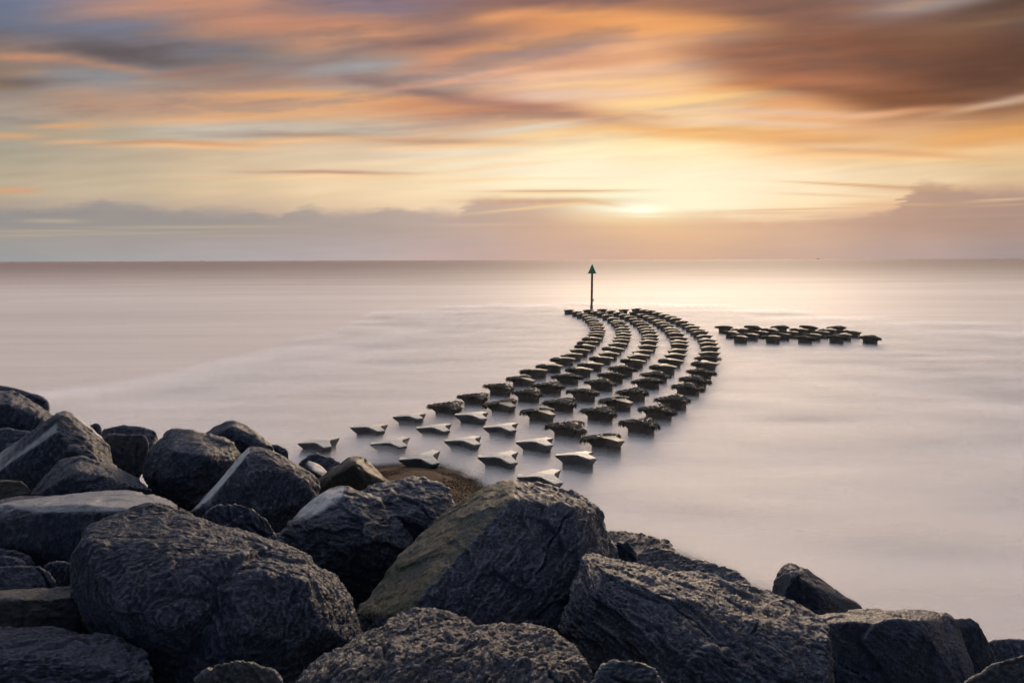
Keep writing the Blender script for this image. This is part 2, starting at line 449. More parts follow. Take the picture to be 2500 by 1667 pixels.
# loose pebbles on the beach
def pebbles():
    bm = bmesh.new(); bmesh.ops.create_icosphere(bm, subdivisions=1, radius=1)
    V0 = np.array([v.co[:] for v in bm.verts]); F0 = np.array([[v.index for v in f.verts] for f in bm.faces]); bm.free()
    n = 34000
    # beach strip between boulders and water
    al = rng.uniform(-3.2, 9.5, n); s = rng.uniform(-0.8, 4.0, n)
    x = 5 - .775 * al * 1.0 - .633 * s; y = 13 + .633 * al - .775 * s
    ln = 14.2
    x = 5 - 11 / ln * al - .633 * s; y = KD * (13 + 9 / ln * al - .775 * s)
    k_ = ground_z(x, y) > .13; x, y = x[k_], y[k_]; n = len(x)
    z = ground_z(x, y)
    r = rng.gamma(4, .0022, n) + .005
    VV = np.zeros((n, len(V0), 3))
    th = rng.uniform(0, 6.28, n)
    sx = r * rng.uniform(.9, 1.6, n); sy = r * rng.uniform(.7, 1.1, n); sz = r * rng.uniform(.4, .8, n)
    A = V0[None] * np.stack([sx, sy, sz], -1)[:, None, :]
    A = A * (1 + rng.normal(0, .08, (n, len(V0), 1)))
    VV[..., 0] = A[..., 0] * np.cos(th)[:, None] - A[..., 1] * np.sin(th)[:, None] + x[:, None]
    VV[..., 1] = A[..., 0] * np.sin(th)[:, None] + A[..., 1] * np.cos(th)[:, None] + y[:, None]
    VV[..., 2] = A[..., 2] + (z + r * .2)[:, None]
    FF = (F0[None] + (np.arange(n) * len(V0))[:, None, None]).reshape(-1, 3)
    me = bpy.data.meshes.new("shingle")
    V = VV.reshape(-1, 3)
    me.vertices.add(len(V)); me.vertices.foreach_set('co', V.astype(np.float32).ravel())
    me.loops.add(FF.size); me.loops.foreach_set('vertex_index', FF.astype(np.int32).ravel())
    me.polygons.add(len(FF)); me.polygons.foreach_set('loop_start', (np.arange(len(FF)) * 3).astype(np.int32))
    me.polygons.foreach_set('loop_total', np.full(len(FF), 3, np.int32)); me.update(calc_edges=True)
    me.polygons.foreach_set('use_smooth', np.ones(len(FF), bool))
    float_attr(me, 'tone', np.repeat(rng.uniform(0, 1, n) ** 1.7, len(V0)))
    t = NT("pebble_stone")
    t.link(t.ramp(t.attr('tone'), [(0, (.026, .013, .007)), (.5, (.052, .025, .014)), (.88, (.085, .044, .025)), (1, (.19, .13, .08))]), t.bsdf.inputs['Base Color'])
    t.bsdf.inputs['Roughness'].default_value = .85; t.bsdf.inputs['Specular IOR Level'].default_value = .25
    o = new_obj("shingle", me, t.m); tag(o, kind='stuff', label='brown wet shingle pebbles on the small beach behind the boulders', cat='pebbles')
pebbles()

# ------------------------------------------------------------------ sea and drifting sea mist
def sea_shader(t, spray=False):
    P = t.pos()
    m1 = t.mapping(P, (.010, .06, 1), (0, 0, R(-6)))
    m2 = t.mapping(P, (.05, .35, 1), (0, 0, R(-8)))
    a = t.noise(m1, 1.0, 4, .55, .6); b = t.noise(m2, 1.0, 4, .6, .3)
    sx = t.node('ShaderNodeSeparateXYZ'); t.link(P, sx.inputs[0])
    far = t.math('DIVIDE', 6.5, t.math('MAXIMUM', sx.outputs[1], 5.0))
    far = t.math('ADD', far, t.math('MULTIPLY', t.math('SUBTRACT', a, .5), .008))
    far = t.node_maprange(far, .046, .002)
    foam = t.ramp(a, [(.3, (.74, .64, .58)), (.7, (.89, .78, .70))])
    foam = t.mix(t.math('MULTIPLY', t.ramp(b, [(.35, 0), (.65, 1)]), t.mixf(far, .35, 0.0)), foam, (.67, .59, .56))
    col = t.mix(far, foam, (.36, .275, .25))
    if spray: col = t.mix(.62, col, (1.0, .965, .945))
    t.link(t.mixf(far, 1.38, 1.09), t.bsdf.inputs['IOR'])
    t.link(col, t.bsdf.inputs['Base Color'])
    t.link(t.mixf(far, .72, .80), t.bsdf.inputs['Roughness'])
    bp = t.noise(t.mapping(P, (.5, 1.6, 1), (0, 0, R(-6))), 1.0, 3, .5)
    t.link(t.bump(bp, .15, .25), t.bsdf.inputs['Normal'])
def _maprange(self, v, a, b, c=0.0, d=1.0):
    nd = self.node('ShaderNodeMapRange'); nd.interpolation_type = 'SMOOTHSTEP'
    self.link(v, nd.inputs[0])
    for i, q in enumerate((a, b, c, d)): nd.inputs[i + 1].default_value = q
    return nd.outputs[0]
def _mixf(self, f, a, b):
    return self.math('ADD', self.math('MULTIPLY', f, b - a), a)
NT.node_maprange = _maprange; NT.mixf = _mixf

t = NT("sea_water"); sea_shader(t); SEA = t.m
rr = np.concatenate([np.linspace(0, 60, 31), np.geomspace(66, 8990, 60)])
th = np.linspace(0, 2 * np.pi, 129)
RR, TH = np.meshgrid(rr, th)
me = grid_mesh("sea", RR * np.cos(TH), RR * np.sin(TH), RR * 0)
o = new_obj("sea", me, SEA); tag(o, kind='structure')

def mist():
    xs = np.concatenate([np.linspace(-220, -42, 20), np.linspace(-40, 40, 161), np.linspace(42, 220, 20)])
    ys = np.concatenate([np.linspace(-2, 52, 136), np.linspace(52.6, 128, 64), np.geomspace(131, 330, 18)])
    X, Y = np.meshgrid(xs, ys)
    g = ground_z(X, Y)
    NL = 10
    Vs, Fs, As = [], [], []
    base = 0
    hm = .57 + .25 * np.exp(-(((X + 3.4) / 4.8) ** 2 + ((Y - 24.0) / 6.0) ** 2)) - .12 * smooth(30, 66, Y)
    RP = np.array([[p.x, p.y] for l_ in ROWS.values() for p in (at_z(a_, b_, .9) for a_, b_ in l_)] + [[p.x, p.y] for _, l_ in GRP for p in (at_z(1700 + a_ / 4.704, 740 + b_ / 4.704, .9) for a_, b_ in l_)])
    dm = np.full(X.shape, 1e9)
    for q_ in RP: dm = np.minimum(dm, np.hypot(X - q_[0], (Y - q_[1]) * .8))
    nz = perlin(np.stack([X.ravel() / 6, Y.ravel() / 6, X.ravel() * 0], -1), 77).reshape(X.shape)
    near = np.maximum(smooth(27, 0.5, dm + 6 * nz), smooth(-9, 0, -np.abs(inland(X, Y) - np.maximum(-5.5 - X, 0)) + 2 * nz) * .8)
    for i in range(NL):
        f = (i + 1) / NL
        w = perlin(np.stack([X.ravel() / 3.1, Y.ravel() / 3.1, X.ravel() * 0 + i * 1.7], -1), 50 + i).reshape(X.shape)
        Zl = hm * f * (1 + .12 * w)
        al = 0.13 + 0.62 * (1 - f) ** 1.3
        p = fbm(np.stack([X.ravel() / 7, Y.ravel() / 2.2, X.ravel() * 0 + i * .23], -1), 3, 70).reshape(X.shape)
        al = al * np.clip(1 + 1.1 * p, .25, 1.8)
        al = al * near ** 1.6
        al = al * smooth(-.02, .10, Zl - g) * smooth(.62, .40, g) * smooth(310, 140, Y) * smooth(215, 150, np.abs(X))
        idx = np.arange(X.size).reshape(X.shape) + base
        q = np.stack([idx[:-1, :-1], idx[:-1, 1:], idx[1:, 1:], idx[1:, :-1]], -1).reshape(-1, 4)
        keep = (al.ravel()[q - base].max(1) > .012)
        Fs.append(q[keep]); Vs.append(np.stack([X, Y, Zl], -1).reshape(-1, 3)); As.append(al.ravel()); base += X.size
    V = np.concatenate(Vs); q = np.concatenate(Fs)
    me = bpy.data.meshes.new("sea_mist")
    me.vertices.add(len(V)); me.vertices.foreach_set('co', V.astype(np.float32).ravel())
    me.loops.add(q.size); me.loops.foreach_set('vertex_index', q.astype(np.int32).ravel())
    me.polygons.add(len(q)); me.polygons.foreach_set('loop_start', (np.arange(len(q)) * 4).astype(np.int32))
    me.polygons.foreach_set('loop_total', np.full(len(q), 4, np.int32)); me.update(calc_edges=True)
    me.polygons.foreach_set('use_smooth', np.ones(len(q), bool))
    float_attr(me, 'veil', np.concatenate(As))
    t = NT("drifting_spray")
    t.bsdf.inputs['Base Color'].default_value = (.97, .89, .83, 1); t.bsdf.inputs['Roughness'].default_value = .7; t.bsdf.inputs['IOR'].default_value = 1.45
    t.link(t.attr('veil'), t.bsdf.inputs['Alpha'])
    o = new_obj("sea_mist", me, t.m)
    tag(o, kind='stuff', label='pale milky mist of blurred surf lying on the sea', cat='mist')

# ------------------------------------------------------------------ reef blocks
def concrete(name, algae):
    t = NT(name)
    P = t.objco()
    oi = t.node('ShaderNodeObjectInfo')
    va = t.node('ShaderNodeVectorMath', operation='ADD'); t.link(P, va.inputs[0])
    vm = t.node('ShaderNodeVectorMath', operation='SCALE'); t.link(oi.outputs['Location'], vm.inputs[0]); vm.inputs['Scale'].default_value = 1.3
    t.link(vm.outputs[0], va.inputs[1]); Q = va.outputs[0]
    n = t.noise(Q, 3, 6, .6); nf = t.noise(Q, 22, 5, .65)
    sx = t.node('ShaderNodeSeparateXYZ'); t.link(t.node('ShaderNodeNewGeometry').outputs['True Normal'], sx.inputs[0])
    if not algae:
        c = t.ramp(n, [(.28, (.42, .38, .31)), (.42, (.78, .72, .62)), (.8, (.88, .82, .72))])
        c = t.mix(t.ramp(nf, [(.35, .35), (.6, 0)]), c, (.26, .23, .19))
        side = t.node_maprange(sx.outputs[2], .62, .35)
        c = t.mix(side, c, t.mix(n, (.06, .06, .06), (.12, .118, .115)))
    else:
        g = t.mix(oi.outputs['Random'], (.27, .27, .12), (.46, .41, .31))
        c = t.mix(t.ramp(n, [(.42, 0), (.68, .9)]), g, (.14, .12, .07))
        c = t.mix(t.ramp(nf, [(.42, 0), (.6, .8)]), c, (.40, .36, .29))
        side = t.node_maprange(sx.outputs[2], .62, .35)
        c = t.mix(side, c, t.mix(n, (.075, .062, .048), (.14, .115, .09)))  # algae-dark sides, lightened in colour to stand in for distance haze
    t.link(c, t.bsdf.inputs['Base Color'])
    t.bsdf.inputs['Roughness'].default_value = .62
    t.link(t.bump(nf, .5, .02), t.bsdf.inputs['Normal'])
    return t.m
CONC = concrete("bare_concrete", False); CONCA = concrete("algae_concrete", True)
t = NT("seaweed_frond"); P = t.objco()
nf = t.noise(P, 14, 4)
t.link(t.ramp(nf, [(.3, (.022, .016, .010)), (.55, (.055, .040, .018)), (.75, (.11, .085, .03))]), t.bsdf.inputs['Base Color'])
t.bsdf.inputs['Roughness'].default_value = .38
WEED = t.m

RAD, HW = .70, .125
def star(scale_tip, r_val, z_tip, z_val):
    out = []
    for k in range(3):
        a = math.pi + k * 2 * math.pi / 3
        ca, sa = math.cos(a), math.sin(a)
        for s in (-1, 1):
            hw = HW * (1.0 if scale_tip > .9 else 1.25)
            r = RAD * scale_tip
            out.append((r * ca - s * hw * sa, r * sa + s * hw * ca, z_tip))
        b = a + math.pi / 3
        for s in (-1, 1):
            c = b + s * R(15)
            out.append((r_val * math.cos(c), r_val * math.sin(c), z_val))
    return out

def block_mesh(seed):
    rings = [star(1.0, .28, .905, .945), star(1.015, .29, .868, .905), star(.71, .26, .69, .69), star(.66, .27, -.7, -.7)]
    bm = bmesh.new()
    vr = [[bm.verts.new(p) for p in r] for r in rings]
    hub = bm.verts.new((0, 0, .960))
    n = 12
    for i in range(n):
        bm.faces.new((hub, vr[0][i], vr[0][(i + 1) % n]))
        for k in range(3):
            bm.faces.new((vr[k][i], vr[k + 1][i], vr[k + 1][(i + 1) % n], vr[k][(i + 1) % n]))
    bm.faces.new(list(reversed(vr[3])))
    bmesh.ops.recalc_face_normals(bm, faces=bm.faces)
    me = bpy.data.meshes.new("tmp"); bm.to_mesh(me); bm.free()
    o = bpy.data.objects.new("tmp", me); COL.objects.link(o)
    md = o.modifiers.new("b", 'BEVEL'); md.width = .014; md.segments = 2; md.limit_method = 'ANGLE'; md.angle_limit = R(25)
    md = o.modifiers.new("t", 'TRIANGULATE')
    md = o.modifiers.new("s", 'SUBSURF'); md.subdivision_type = 'SIMPLE'; md.levels = 2; md.render_levels = 2
    dg = bpy.context.evaluated_depsgraph_get()
    m2 = bpy.data.meshes.new_from_object(o.evaluated_get(dg))
    bpy.data.objects.remove(o)
    co = np.zeros(len(m2.vertices) * 3); m2.vertices.foreach_get('co', co); co = co.reshape(-1, 3)
    nn = np.zeros(len(co) * 3); m2.vertices.foreach_get('normal', nn); nn = nn.reshape(-1, 3)
    d = .022 * fbm(co * 3.1, 3, seed) + .008 * fbm(co * 14, 2, seed + 9)
    co = co + nn * d[:, None]
    m2.vertices.foreach_set('co', co.astype(np.float32).ravel()); m2.update()
    return m2

def top_z(x, y):
    """height of the block's top face"""
    r = math.hypot(x, y)
    return .972 - .07 * min(r / RAD, 1.0) ** 1.1

def in_star(x, y, sc=1.0):
    poly = [(p[0] * sc, p[1] * sc) for p in star(1.0, .29, 0, 0)]
    ins = False; j = len(poly) - 1
    for i in range(len(poly)):
        xi, yi = poly[i]; xj, yj = poly[j]
        if (yi > y) != (yj > y) and x < (xj - xi) * (y - yi) / (yj - yi) + xi: ins = not ins
        j = i
    return ins

def weed_mesh(name, seed, cover):
    """cover(x, y) -> probability that weed grows there"""
    rd = random.Random(seed); V = []; F = []
    n = 0; tries = 0
    while n < 620 and tries < 9000:
        tries += 1
        x = rd.uniform(-.75, .6); y = rd.uniform(-.72, .72)
        if not in_star(x, y, 1.03) or rd.random() > cover(x, y): continue
        n += 1
        z = top_z(x, y) - .012
        edge = not in_star(x, y, .86)
        ang = math.atan2(y, x) + rd.gauss(0, .9) if edge else rd.uniform(0, 6.28)
        L = rd.uniform(.06, .13) * (1.6 if edge else 1.0); w = rd.uniform(.012, .03)
        dx, dy = math.cos(ang), math.sin(ang)
        up = rd.uniform(.02, .055)
        hang = rd.uniform(.05, .17) if edge else rd.uniform(-.02, .02)
        pts = [(x, y, z), (x + dx * L * .35, y + dy * L * .35, z + up), (x + dx * L * .75, y + dy * L * .75, z + up * .6 - hang * .2), (x + dx * L, y + dy * L, z - hang)]
        b = len(V)
        for k, p in enumerate(pts):
            ww = w * (1.0, 1.3, .9, .3)[k]
            V.append((p[0] - dy * ww, p[1] + dx * ww, p[2] - .006)); V.append((p[0], p[1], p[2] + .012)); V.append((p[0] + dy * ww, p[1] - dx * ww, p[2] - .006))
        for k in range(3):
            q = b + 3 * k
            F.append((q, q + 1, q + 4, q + 3)); F.append((q + 1, q + 2, q + 5, q + 4)); F.append((q + 2, q, q + 3, q + 5))
    # clumps holding the fronds together
    bm = bmesh.new(); bmesh.ops.create_icosphere(bm, subdivisions=2, radius=1)
    SV = [v.co.copy() for v in bm.verts]; SF = [[v.index for v in f.verts] for f in bm.faces]; bm.free()
    k = 0; tries = 0
    while k < 46 and tries < 3000:
        tries += 1
        x = rd.uniform(-.72, .5); y = rd.uniform(-.66, .66)
        if not in_star(x, y, .97) or rd.random() > cover(x, y): continue
        k += 1
        r = rd.uniform(.06, .115); h = rd.uniform(.03, .062); b = len(V); z = top_z(x, y)
        for s in SV:
            j = 1 + .35 * rd.uniform(-1, 1)
            V.append((x + s.x * r * j, y + s.y * r * j, z - .01 + s.z * h * j))
        F += [tuple(b + i for i in f) for f in SF]
    me = bpy.data.meshes.new(name); me.from_pydata(V, [], F); me.update()
    return me

BM = [block_mesh(100 + i) for i in range(3)]
BA = []
for m_ in BM:
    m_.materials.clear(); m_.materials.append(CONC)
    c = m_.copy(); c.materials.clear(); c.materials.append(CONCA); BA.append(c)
armL = lambda x, y: 1.0 if x < -.12 else 0.0
W_FULL = [weed_mesh("seaweed", 1 + i, lambda x, y: 1.0) for i in range(3)]
W_HALF = [weed_mesh("seaweed", 11 + i, lambda x, y: 1.0 if (x < -.22 or (y > .12 and x < .35)) else 0) for i in range(2)]
W_TIP = [weed_mesh("seaweed", 21 + i, lambda x, y: 1.0 if x < -.42 else 0) for i in range(2)]
W_SIDE = [weed_mesh("seaweed", 31 + i, lambda x, y: 1.0 if (y < .1 and x > .05) or x < -.3 else .3) for i in range(2)]
for w_ in W_FULL + W_HALF + W_TIP + W_SIDE: w_.materials.append(WEED)

ROWS = {
 'leftmost': [(730,1080),(855.4,1044.6),(960,1014.5),(1051.5,990),(1120.4,967.5),(1182,944.5),(1241.6,924),(1279.4,906),(1317.7,892.8),(1351.5,877),(1373,866.8),(1391,856),(1408,845),(1417,836),(1427.5,826.6),(1436,818),(1439.3,811),(1440,805),(1441,799),(1440,793),(1437,787.4),(1432.6,781.7),(1426.5,776),(1420,771),(1409,766.4),(1397,762),(1378,757)],
 'second': [(909,1077.8),(1016.8,1043),(1110,1014),(1191,985),(1252.5,959),(1307,941.5),(1354,919),(1387.6,902),(1418.7,888.7),(1443.8,874),(1461,863),(1475,851),(1486.7,840),(1494.8,831.4),(1499,823.4),(1503.6,815),(1504,809),(1503,802.7),(1500,795),(1496,789),(1490,784),(1482,777),(1470.5,770),(1457,764.4),(1443,760.6),(1426.5,757.4)],
 'middle': [(978,1114.7),(1084,1075),(1181,1041),(1276.6,1006),(1331.7,980.5),(1387.6,957),(1433.6,934),(1463.5,916),(1491,900),(1520.8,882),(1535,868.7),(1546.7,859),(1559,845.7),(1563,835),(1566,826.6),(1569,819),(1566,810.7),(1562.7,804.6),(1557.6,798),(1552.4,790.8),(1544,785.5),(1535,779.7),(1523,773),(1512.6,768),(1498,763.5),(1480,759.7),(1460,756)],
 'fourth': [(1165.5,1115),(1261,1076),(1337.5,1040),(1421,1002.6),(1470,977),(1511,956),(1551.5,929),(1571.4,913),(1595.6,896),(1612.4,880),(1624.4,866.7),(1631.6,856.5),(1636,842),(1636.4,833.5),(1636,825.7),(1632,815),(1625,808.4),(1620,801),(1611,794.5),(1601.6,788.7),(1592,782.6),(1580.5,777),(1570,772),(1554.7,767.7),(1538.4,762.5),(1512.6,756.8)],
 'rightmost': [(1262,1162.6),(1354.5,1111.4),(1430.5,1068.6),(1519,1028.6),(1564,998),(1607,973.5),(1642.6,943.6),(1663,926),(1680.6,906.5),(1697,887),(1703,875),(1709.6,862),(1712.4,848.4),(1709,838.7),(1705,829.5),(1700.7,820),(1692.5,811),(1684,804.6),(1674,797),(1663,791),(1649,784.5),(1635,778),(1623.6,773),(1610,768),(1593,764),(1577.7,760),(1562,756.8),(1545.5,755)],
}
WEEDY = {  # block number in its row -> cover
 'leftmost': {4:'F',5:'F',6:'F',7:'H',8:'T',9:'T',10:'T',13:'T',14:'T',15:'T'},
 'second': {4:'H',5:'F',6:'S',7:'S',8:'T',9:'T',10:'T',12:'T'},
 'middle': {4:'H',5:'F',6:'F',7:'F',8:'S',9:'S',10:'T'},
 'fourth': {3:'F',4:'F',5:'H',6:'F',7:'S',8:'F',9:'T',10:'T'},
 'rightmost': {3:'H',4:'S',5:'S',6:'F',7:'F',8:'F',9:'S',10:'T',11:'F'},
}
BARE = {'leftmost': 3, 'second': 3, 'middle': 3, 'fourth': 2, 'rightmost': 2}
ORD = ['', 'first', 'second', 'third', 'fourth', 'fifth', 'sixth', 'seventh', 'eighth', 'ninth', 'tenth', 'eleventh', 'twelfth', 'thirteenth', 'fourteenth', 'fifteenth', 'sixteenth', 'seventeenth', 'eighteenth', 'nineteenth', 'twentieth']
ORD += ['twenty-' + s for s in ORD[1:10]]
RN = {'leftmost': 'leftmost row', 'second': 'second row from left', 'middle': 'middle row', 'fourth': 'second row from right', 'rightmost': 'rightmost row'}
W_DESC = {'F': 'reef block shaggy with brown seaweed', 'H': 'reef block half covered in seaweed', 'S': 'reef block with patchy dark seaweed', 'T': 'green-topped reef block with weedy tip'}
protos = {}
def place_block(L, rot, kind, label, group, tilt=1.0):
    pool = BM if kind == 'B' else BA
    key = (kind, rng.integers(0, 3))
    if key not in protos:
        b = bpy.data.objects.new("reef_block", pool[key[1]])
        b['category'] = 'reef block'
        ch = None
        if kind in 'FHTS':
            lst = {'F': W_FULL, 'H': W_HALF, 'T': W_TIP, 'S': W_SIDE}[kind]
            ch = bpy.data.objects.new("seaweed", lst[key[1] % len(lst)])
        protos[key] = (b, ch)
    b0, c0 = protos[key]
    b = b0.copy(); COL.objects.link(b)
    if c0 is not None:
        c = c0.copy(); COL.objects.link(c); c.parent = b
    sc = 1 + rng.normal(0, .015)
    b.location = (L.x + RAD * math.cos(rot), L.y + RAD * math.sin(rot), rng.normal(0, .012))
    b.rotation_euler = (R(rng.normal(0, 2.0)) * tilt, R(rng.normal(0, 2.0)) * tilt, rot + R(rng.normal(0, 2.5)))
    b.scale = (sc, sc, 1 + rng.normal(0, .01))
    b['label'] = label; b['group'] = group
    return b
for rn, lst in ROWS.items():
    for i, (px, py) in enumerate(lst):
        k = i + 1
        L = at_z(px, py, .9)
        rot = R(30 * float(smooth(1000, 850, np.array(py))) + 22 * float(smooth(790, 758, np.array(py))))
        kind = 'B' if k <= BARE[rn] else WEEDY[rn].get(k, 'A')
        if kind == 'B': lab = 'bare pale concrete reef block, '
        elif kind == 'A': lab = 'dark algae-topped reef block, '
        else: lab = W_DESC[kind] + ', '
        lab += ORD[k] + ' out from shore in the ' + RN[rn]
        place_block(L, rot, kind, lab, 'concrete reef blocks in five curved rows')
GRP = [('back', [(230,272),(553,272),(880,270),(1192,272),(1523,274)]), ('second', [(433,298),(768,300),(1100,299),(1432,300),(1690,325)]),
       ('middle', [(307,327),(648,328),(993,326),(1340,329)]), ('fourth', [(527,354),(885,354),(1238,356),(1592,356)]),
       ('front', [(400,382),(775,382),(1137,383),(1500,383),(1883,387)])]
GRN = {'back': 'back rank', 'second': 'second rank from the back', 'middle': 'middle rank', 'fourth': 'second rank from the front', 'front': 'front rank'}
for rn, lst in GRP:
    for i, (zx, zy) in enumerate(lst):
        L = at_z(1700 + zx / 4.704, 740 + zy / 4.704, .9)
        place_block(L, R(-8), 'S' if (rn == 'front' and i > 1) or rn == 'back' else 'T',
                    'dark block in the separate right-hand cluster, ' + ORD[i + 1] + ' from left, ' + GRN[rn],
                    'reef blocks in the separate cluster to the right', 1.5)

mist()

# ------------------------------------------------------------------ beacon
def tube(bm, p0, p1, r0, r1, n=20, cap=True):
    p0, p1 = Vector(p0), Vector(p1); ax = (p1 - p0).normalized()
    a = ax.orthogonal().normalized(); b = ax.cross(a)
    A = [bm.verts.new(p0 + (a * math.cos(2 * math.pi * i / n) + b * math.sin(2 * math.pi * i / n)) * r0) for i in range(n)]
    B = [bm.verts.new(p1 + (a * math.cos(2 * math.pi * i / n) + b * math.sin(2 * math.pi * i / n)) * max(r1, .002)) for i in range(n)]
    for i in range(n): bm.faces.new((A[i], A[(i + 1) % n], B[(i + 1) % n], B[i]))
    if cap: bm.faces.new(list(reversed(A))); bm.faces.new(B)
def bm_obj(name, bm, mat, parent=None, smooth_=False):
    bmesh.ops.recalc_face_normals(bm, faces=bm.faces)
    me = bpy.data.meshes.new(name); bm.to_mesh(me); bm.free()
    if smooth_:
        for p in me.polygons: p.use_smooth = True
    return new_obj(name, me, mat, parent)
base = at_z(1444, 764, .1)
bx = bpy.data.objects.new("beacon", None); COL.objects.link(bx); bx.location = (base.x, base.y, 0)
tag(bx, 'tall brown beacon post with green cone topmark at the far end of the reef', 'beacon')
t = NT("rusty_steel"); n_ = t.noise(t.objco(), 4, 5)
t.link(t.ramp(n_, [(.3, (.085, .045, .028)), (.7, (.16, .085, .05))]), t.bsdf.inputs['Base Color']); t.bsdf.inputs['Roughness'].default_value = .8; STEEL = t.m
t = NT("grey_fender"); t.link(t.ramp(t.noise(t.objco(), 5, 4), [(.3, (.16, .17, .15)), (.7, (.26, .27, .24))]), t.bsdf.inputs['Base Color']); FEND = t.m
t = NT("green_paint"); t.link(t.ramp(t.noise(t.objco(), 3, 4), [(.3, (.025, .18, .08)), (.7, (.035, .25, .115))]), t.bsdf.inputs['Base Color']); t.bsdf.inputs['Roughness'].default_value = .5; GREEN = t.m
sc_ = base.y / F_PX  # metres per photo pixel at the beacon
top_h = 6.5 - .1
zt = at_depth(1445.7, 667, base.y).z; zp = at_depth(1445.7, 644, base.y).z; lean = at_depth(1445.7, 655, base.y).x - base.x
bm = bmesh.new(); tube(bm, (0, 0, -1), (lean, 0, zt + .1), .135, .125); bm_obj("pole", bm, STEEL, bx, True)
bm = bmesh.new(); tube(bm, (0, 0, -1), (0.0, 0, .98), .22, .17); bm_obj("pile_sleeve", bm, FEND, bx, True)
bm = bmesh.new(); tube(bm, (lean, 0, zt), (lean, 0, zp), .50, .0, 32); tube(bm, (lean, 0, zt - .04), (lean, 0, zt + .002), .52, .52, 32); bm_obj("topmark", bm, GREEN, bx, False)
bm = bmesh.new(); tube(bm, (.1, 0, 1.62), (.24, 0, 1.66), .05, .05); tube(bm, (.22, 0, 1.5), (.22, 0, 1.75), .045, .045); bm_obj("bracket", bm, STEEL, bx)

# ------------------------------------------------------------------ boulders
t = NT("dark_granite")
P = t.objco()
pale, moss, warm = t.attr('pale'), t.attr('moss'), t.attr('warm')
nb = t.noise(P, 1.6, 5, .6); nm = t.noise(P, 9, 6, .65); nf = t.noise(t.mapping(P, (1, 2.2, 1), (R(20), R(35), 0)), 34, 5, .7); ng = t.noise(t.mapping(P, (1, 1.7, 1.3), (R(50), 0, R(30))), 95, 3, .6)
vor = t.node('ShaderNodeTexVoronoi'); vor.inputs['Scale'].default_value = 60; t.link(P, vor.inputs['Vector'])
c = t.ramp(nm, [(.30, (.010, .017, .036)), (.5, (.033, .050, .098)), (.68, (.13, .172, .265))])
c = t.mix(t.ramp(nb, [(.45, 0), (.68, .45)]), c, (.065, .062, .066))
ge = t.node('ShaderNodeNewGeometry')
c = t.mix(t.ramp(ge.outputs['Pointiness'], [(.505, 0), (.56, .85)]), c, (.27, .295, .36))  # convex edges paled: crest highlights painted into the rock colour
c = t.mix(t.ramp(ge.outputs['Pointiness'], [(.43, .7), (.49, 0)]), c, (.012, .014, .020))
c = t.mix(t.ramp(ng, [(.56, 0), (.68, .6)]), c, (.26, .27, .31))
c = t.mix(t.ramp(nf, [(.38, .75), (.5, 0)]), c, (.012, .013, .018))
oi = t.node('ShaderNodeObjectInfo')
c = t.mix(1.0, c, t.mix(oi.outputs['Random'], (.72, .74, .80), (1.30, 1.24, 1.14)), 'MULTIPLY')
c = t.mix(warm, c, t.mix(nm, (.05, .042, .026), (.17, .145, .10)))
mc = t.ramp(nf, [(.3, (.018, .022, .010)), (.48, (.058, .068, .020)), (.62, (.10, .098, .026)), (.74, (.17, .175, .14))])
c = t.mix(t.math('MULTIPLY', moss, t.ramp(nb, [(.3, .35), (.6, 1)])), c, mc)
pc = t.ramp(nm, [(.3, (.36, .38, .39)), (.6, (.52, .54, .54)), (.8, (.42, .43, .43))])
c = t.mix(pale, c, pc)
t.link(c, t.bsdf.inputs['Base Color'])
t.link(t.mixf(nm, .36, .66), t.bsdf.inputs['Roughness'])
inv = t.math('SUBTRACT', 1.0, t.math('MULTIPLY', pale, .6))
b1 = t.bump(nm, t.math('MULTIPLY', inv, .8), .07)
b2 = t.bump(nf, t.math('MULTIPLY', inv, 1.0), .055, b1)
b3 = t.bump(ng, t.math('MULTIPLY', inv, .9), .012, b2)
t.link(b3, t.bsdf.inputs['Normal'])
GRANITE = t.m

def unproj_pts(pts, D):
    return [at_depth(x, y, D + d) for (x, y, d) in pts]

def lobe_hull(outline, ridge, D, T=None, depthk=.22, back_scale=.78):
    xs = [p[0] for p in outline]; ys = [p[1] for p in outline]
    x0, x1, y0, y1 = min(xs), max(xs), min(ys), max(ys)
    w = (x1 - x0) / F_PX * D
    if T is None: T = .62 * w
    pts = []
    full = []
    for p in outline:
        if len(p) == 3: d = p[2]
        else:
            v = (p[1] - y0) / max(y1 - y0, 1); u = abs((p[0] - (x0 + x1) / 2) / ((x1 - x0) / 2))
            d = depthk * w * (1 - 1.5 * v) + .10 * w * u * u
        full.append((p[0], p[1], d))
    for p in full: pts.append(at_depth(p[0], p[1], D + p[2]))
    for p in ridge: pts.append(at_depth(p[0], p[1], D + p[2] - .07 * w))
    cx, cy = sum(xs) / len(xs), sum(ys) / len(ys)
    for p in full:
        q = (cx + back_scale * (p[0] - cx), cy + back_scale * (p[1] - cy) + .06 * (y1 - y0))
        P_ = at_depth(q[0], q[1], D + p[2] * .3 + T); pts.append(P_)
    # underside
    for p in full:
        if p[1] > cy:
            P_ = at_depth(cx + .85 * (p[0] - cx), p[1], D + p[2] + .1); P_.z -= .22 * w; pts.append(P_)
    return pts, w

def pts_plane(P3):
    a, b, c = P3; n = (b - a).cross(c - a).normalized(); return a, n

